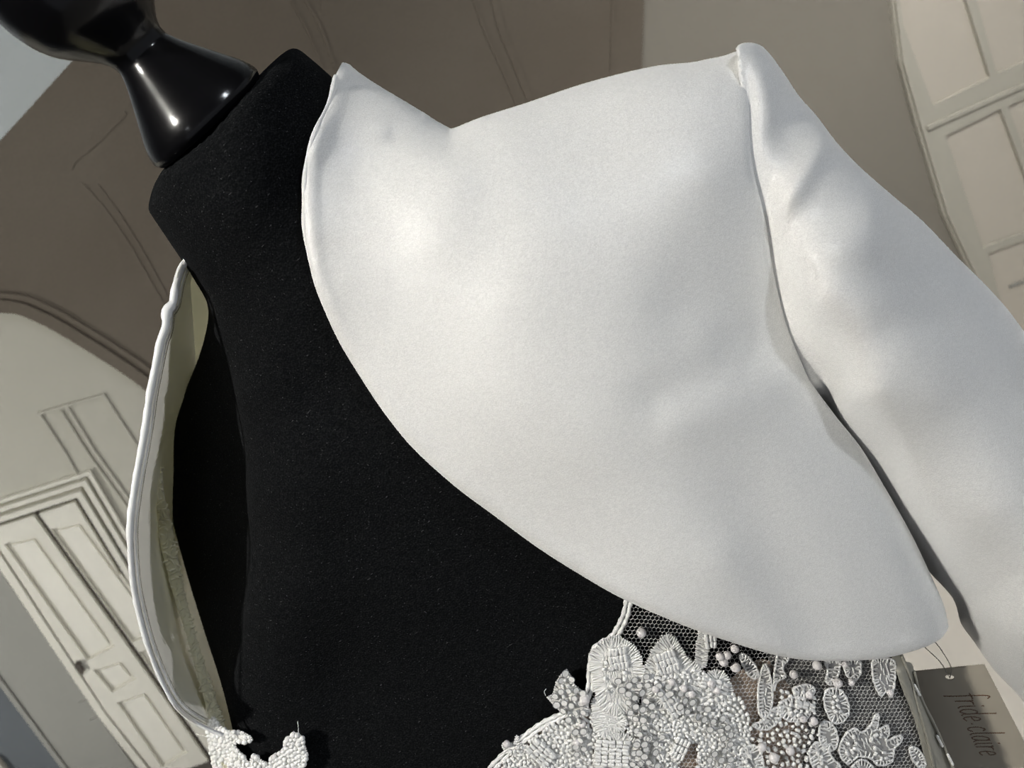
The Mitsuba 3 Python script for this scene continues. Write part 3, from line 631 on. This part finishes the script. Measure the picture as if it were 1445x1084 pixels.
add('wedding_dress__bugle_bead', cat(rows_), 'bead_glass', True, 'stuff')
bm = []
for q, lf in beads:
    n = len(q)
    bm.append(rods(q, rng.uniform(0, math.pi, n), rng.uniform(3.6, 6.2, n), rng.uniform(0.0009, 0.0013, n), lf + 0.0006 * rng.uniform(0, 1, n), 0.0006 * rng.normal(size=n), 6))
add('wedding_dress__seed_bead', cat(bm), 'bead_glass', True, 'stuff')
# little wire loops round the sequins
tor = trimesh.creation.torus(1.0, 0.13, 14, 6); dsc = trimesh.creation.cylinder(0.9, 0.12, sections=12)
def lay(px, py, z): # frame that faces the viewer's side of the dress
    e = 2.0
    a = P(px + e, py, Zd(px + e, py)) - P(px - e, py, Zd(px - e, py)); b = P(px, py + e, Zd(px, py + e)) - P(px, py - e, Zd(px, py - e))
    n = np.cross(b, a); n /= np.linalg.norm(n)
    if n @ FWD > 0: n = -n
    M = np.eye(4); M[:3, :3] = trimesh.geometry.align_vectors([0, 0, 1], n)[:3, :3]; M[:3, 3] = P(px, py, Zd(px, py) - z)
    return M
ring_zone = [Polygon([(870, 960), (915, 955), (925, 1010), (905, 1084), (890, 1110), (900, 1040)]), Polygon([(918, 965), (965, 972), (1000, 1000), (985, 1015), (940, 990)]), Polygon([(985, 1018), (1015, 1005), (1035, 1040), (1030, 1084), (995, 1075), (1025, 1050)]), Polygon([(800, 1015), (815, 1010), (830, 1050), (815, 1070)]), Polygon(tip), Polygon([(895, 1035), (935, 1040), (925, 1110), (890, 1110)])]
rm = []; dm = []
for zn in ring_zone:
    for q in spread(zn.buffer(0), 32, 10.2):
        M = lay(q[0], q[1], 0.0056) @ trimesh.transformations.rotation_matrix(0.3 * rng.normal(), [1, 0, 0]) @ np.diag([*[0.0018 * rng.uniform(0.9, 1.12)] * 3, 1])
        m = tor.copy(); m.apply_transform(M); rm.append(m)
        m = dsc.copy(); m.apply_transform(M); dm.append(m)
add('wedding_dress__sequin', cat(dm), 'applique_cloth', False, 'stuff')
add('wedding_dress__sequin_loop', cat(rm), 'ring_silver', True, 'stuff')
# pearls
sph = trimesh.creation.icosphere(subdivisions=3, radius=1.0)
def pearl(px, py, rpx, lift=0.002, name='pearl', mat='pearl', z=None):
    zz = float((z or Zd)(np.array([px]), np.array([py]))[0]) - lift
    m = sph.copy(); m.apply_scale(rpx / F * zz); m.apply_translation(P(px, py, zz - rpx / F * zz * 0.6))
    return add('wedding_dress__' + name, m, mat, True)
for a in ((825, 987, 7.5), (1153, 939, 6.5), (1182, 964, 6.5), (1148, 1018, 6), (1142, 981, 5.5), (1201, 963, 5), (1021, 934, 6.5), (1026, 925, 6), (1037, 916, 6), (1016, 927, 6), (905, 893, 7), (1120, 952, 6), (1092, 1070, 7), (1075, 1055, 6), (1115, 1060, 6), (1038, 942, 7), (1133, 1015, 5), (1256, 978, 4.5), (1192, 938, 4.5), (822, 1022, 5), (814, 1048, 5), (715, 1050, 5)):
    pearl(*a, 0.0035 if a[0] < 1060 else 0.003)
for a in ((925, 973, 5), (948, 963, 5), (965, 972, 5), (976, 980, 5), (1003, 965, 5), (1012, 975, 5)):
    pearl(*a, 0.0045)
# organza side seam at the right
def org_z(x, y): return Zd(x, y) - 0.002 - ridges(x, y, [(1272, 950, 1330, 1100, 8, .004), (1290, 960, 1340, 1084, 7, -.004)])
org = np.vstack([spline([(1258, 926), (1270, 922), (1276, 934), (1287, 936), (1292, 960), (1300, 985), (1318, 1020), (1340, 1070), (1356, 1110)], 5), [(1310, 1110)], spline([(1310, 1110), (1302, 1060), (1288, 1010), (1272, 970), (1258, 926)], 5)[:-1]])
add('wedding_dress__side_seam', shell(org, 4, lambda x, y, d: org_z(x, y), lambda x, y, d: org_z(x, y) + 0.0012), 'organza', True)
for pts in ([(1272, 924), (1283, 952), (1292, 985), (1308, 1040), (1318, 1084)], [(1290, 948), (1300, 985), (1322, 1030), (1345, 1084)]):
    e = spline(pts, 4); add('wedding_dress__side_piping', tube(P(e[:, 0], e[:, 1], org_z(e[:, 0], e[:, 1]) - 0.001), 0.0009, 8), 'organza', True)
for x, y, a in ((1294, 974, 1.1), (1326, 1046, 1.1), (1341, 1072, 1.1)):
    add('wedding_dress__bugle_bead', rods([(x, y)], a, 18, 0.0009, 0.003, seg=8, z=org_z), 'bead_glass', True)
# far strap, inside the open jacket, and the beaded lace at lower left
strap = spline([(220, 660, .500), (222, 700, .506), (232, 745, .532), (244, 800, .545), (256, 850, .550), (268, 890, .543), (282, 940, .523), (296, 985, .490), (310, 1030, .462), (330, 1084, .448), (345, 1130, .440)], 4)
wv = np.interp(np.arange(len(strap)), [0, 20, 60, 90, len(strap)], [9, 11, 6, 9, 18])
sp = np.vstack([strap[:, :2] - np.stack([wv, -0.3 * wv], -1), (strap[:, :2] + np.stack([wv, -0.3 * wv], -1))[::-1]])
Zst = field(np.vstack([strap[::6], strap[::6] + [40, 0, 0.004], strap[::6] - [40, 0, -0.004]]), 1e-6)
pk = add('wedding_dress__strap', shell(sp, 4, lambda x, y, d: Zst(x, y) - 0.010, lambda x, y, d: Zst(x, y) - 0.008), 'lining', True)  # greenish lace colour carries the shade inside the jacket
Sp = Polygon(sp).buffer(0)
q = spread(Sp, 260, 4.5); n = len(q)
add(pk + '__beading', rods(q, rng.uniform(0, 3.1, n), rng.uniform(5, 9, n), 0.0007, 0.0104, 0.0004 * rng.normal(size=n), 6, z=Zst), 'lining', True, 'stuff')  # beads painted in the same shaded tone as the strap
Zl = lambda x, y: Z0(x, y) - 0.006
low = [(292, 1030), (300, 1012), (310, 1022), (318, 1030), (336, 1032), (348, 1036), (356, 1044), (345, 1050), (334, 1048), (334, 1056), (346, 1070), (356, 1084), (380, 1110), (310, 1130), (300, 1084)]
low_z = lambda x, y: Z0(x, y) - 0.007
for pts in (low, [(380, 1076), (382, 1068), (398, 1058), (402, 1046), (414, 1036), (426, 1040), (430, 1052), (434, 1068), (428, 1086), (425, 1110), (388, 1110)], [(352, 1078), (358, 1066), (368, 1072), (380, 1084), (384, 1110), (355, 1110)]):
    kk = applique(pts, 0.001, 0, 6, None, 'beaded_tip', z=low_z)
    pg = Polygon(spline(pts, 3, True)).buffer(-1); q = spread(pg, 260, 4.6)
    ms = []
    for x, y in q:
        m = trimesh.creation.icosphere(subdivisions=1, radius=0.0014 * rng.uniform(0.8, 1.3)); m.apply_translation(P(x, y, float(low_z(np.array([x]), np.array([y]))[0]) - 0.0030)); ms.append(m)
    add(kk + '__beading', cat(ms), 'thread_white', True, 'stuff')
hair = [[(421, 1040), (421, 1030), (420, 1018)], [(300, 1020), (290, 1012), (281, 1006)], [(292, 1040), (284, 1038), (276, 1036)], [(770, 982), (768, 976), (771, 972)], [(417, 1040), (416, 1034), (414, 1032)]]
for h in hair:
    hx = spline(h, 2); zz = low_z(hx[:, 0], hx[:, 1]) if h[0][0] < 600 else Zd(hx[:, 0], hx[:, 1])
    add('wedding_dress__loose_thread', tube(P(hx[:, 0], hx[:, 1], zz - 0.003), 0.00022, 5), 'thread_white', True)
labels['wedding_dress'] = {'label': 'ivory lace wedding dress with beaded flowers and pearls under the white bolero', 'category': 'dress'}

# ------------------------------------------------------------------ the swing tag
TL, TR = P(1258, 950, .500), P(1389, 937, .470)
ux = TR - TL; wid = np.linalg.norm(ux); ux /= wid
dn = P(1455, 1082, .512) - TR; dn -= ux * (dn @ ux); hei = np.linalg.norm(dn); dn /= hei
nz = np.cross(dn, ux)
if nz @ FWD > 0: nz = -nz
def tagpt(px, py): # where a pixel's ray meets the card
    r = P(px, py, 1.0) - EYE; t = ((TL - EYE) @ nz) / (r @ nz); q = EYE + r * t - TL
    return np.array([q @ ux, q @ dn])
hole = tagpt(1340, 955)
card = Polygon([(0, 0), (wid, 0), (wid, hei), (0, hei)]).buffer(-0.001).buffer(0.001).difference(Point(*hole).buffer(0.0026))
def on_tag(m): # (x, y, z) of the card -> world
    v = np.asarray(m.vertices); m = trimesh.Trimesh(TL + v[:, :1] * ux + v[:, 1:2] * dn + v[:, 2:3] * nz, m.faces, process=False)
    if m.volume < 0: m.invert()
    return m
add('hang_tag__card', on_tag(trimesh.creation.extrude_polygon(card, 0.0006, engine='earcut')), 'tag_card', False)
a0, a1 = tagpt(1343, 978), tagpt(1383, 1066)
dirv = a1 - a0; Lt = np.linalg.norm(dirv); dirv /= Lt; perp = np.array([dirv[1], -dirv[0]])
# handwritten letters as pen strokes (x along the word, y up; x-height 1)
GL = {'f': (0.75, [[(0.75, 1.9), (0.55, 2.05), (0.38, 1.8), (0.33, 1.0), (0.30, 0), (0.22, -0.5)], [(0.05, 1.0), (0.7, 1.05)]]), 'r': (0.7, [[(0.1, 1.0), (0.2, 0.9), (0.18, 0)], [(0.18, 0.6), (0.35, 0.95), (0.62, 0.95)]]),
      'i': (0.4, [[(0.15, 1.0), (0.15, 0.2), (0.3, 0.0)], [(0.16, 1.4), (0.18, 1.48)]]), 'd': (0.95, [[(0.7, 0.8), (0.45, 1.0), (0.15, 0.7), (0.15, 0.25), (0.4, 0.0), (0.68, 0.3)], [(0.74, 2.0), (0.70, 1.0), (0.70, 0.2), (0.85, 0.0)]]),
      'e': (0.75, [[(0.12, 0.5), (0.58, 0.62), (0.5, 0.95), (0.28, 0.95), (0.1, 0.5), (0.25, 0.05), (0.62, 0.15)]]), '.': (0.55, [[(0.2, 0.35), (0.26, 0.4)]]), 'c': (0.75, [[(0.6, 0.85), (0.4, 1.0), (0.12, 0.6), (0.2, 0.1), (0.45, 0.0), (0.66, 0.2)]]),
      'l': (0.45, [[(0.2, 2.0), (0.17, 0.3), (0.35, 0.0)]]), 'a': (0.9, [[(0.62, 0.85), (0.4, 1.0), (0.12, 0.6), (0.15, 0.15), (0.4, 0.0), (0.62, 0.4), (0.66, 1.0)], [(0.66, 1.0), (0.64, 0.25), (0.82, 0.0)]])}
word = 'fride.claire'; tot = sum(GL[c][0] for c in word); s = Lt / tot; x = 0.0; strokes = []
for ch in word:
    for st in GL[ch][1]:
        p2 = np.array([a0 + dirv * (x + q[0]) * s + perp * q[1] * s * 1.15 for q in st]); strokes.append(LineString(spline(p2, 0) if len(p2) > 2 else p2).buffer(0.00042))
    x += GL[ch][0]
ink = unary_union(strokes)
add('hang_tag__lettering', on_tag(cat([trimesh.creation.extrude_polygon(g, 0.0002, engine='earcut').apply_translation((0, 0, 0.0006)) for g in getattr(ink, 'geoms', [ink])])), 'tag_ink', False)
hc = TL + hole[0] * ux + hole[1] * dn + nz * 0.001
for pts in ([P(1296, 905, .462), P(1312, 920, .462), P(1328, 936, .462)], [P(1318, 904, .460), P(1330, 920, .460), P(1342, 942, .463)]):
    pts = spline(np.array(pts + [hc]), 0)
    add('hang_tag__cord', tube(pts, 0.0003, 6), 'cord', True)
labels['hang_tag'] = {'label': 'grey card swing tag with brown script lettering hanging beside the lace dress', 'category': 'tag'}
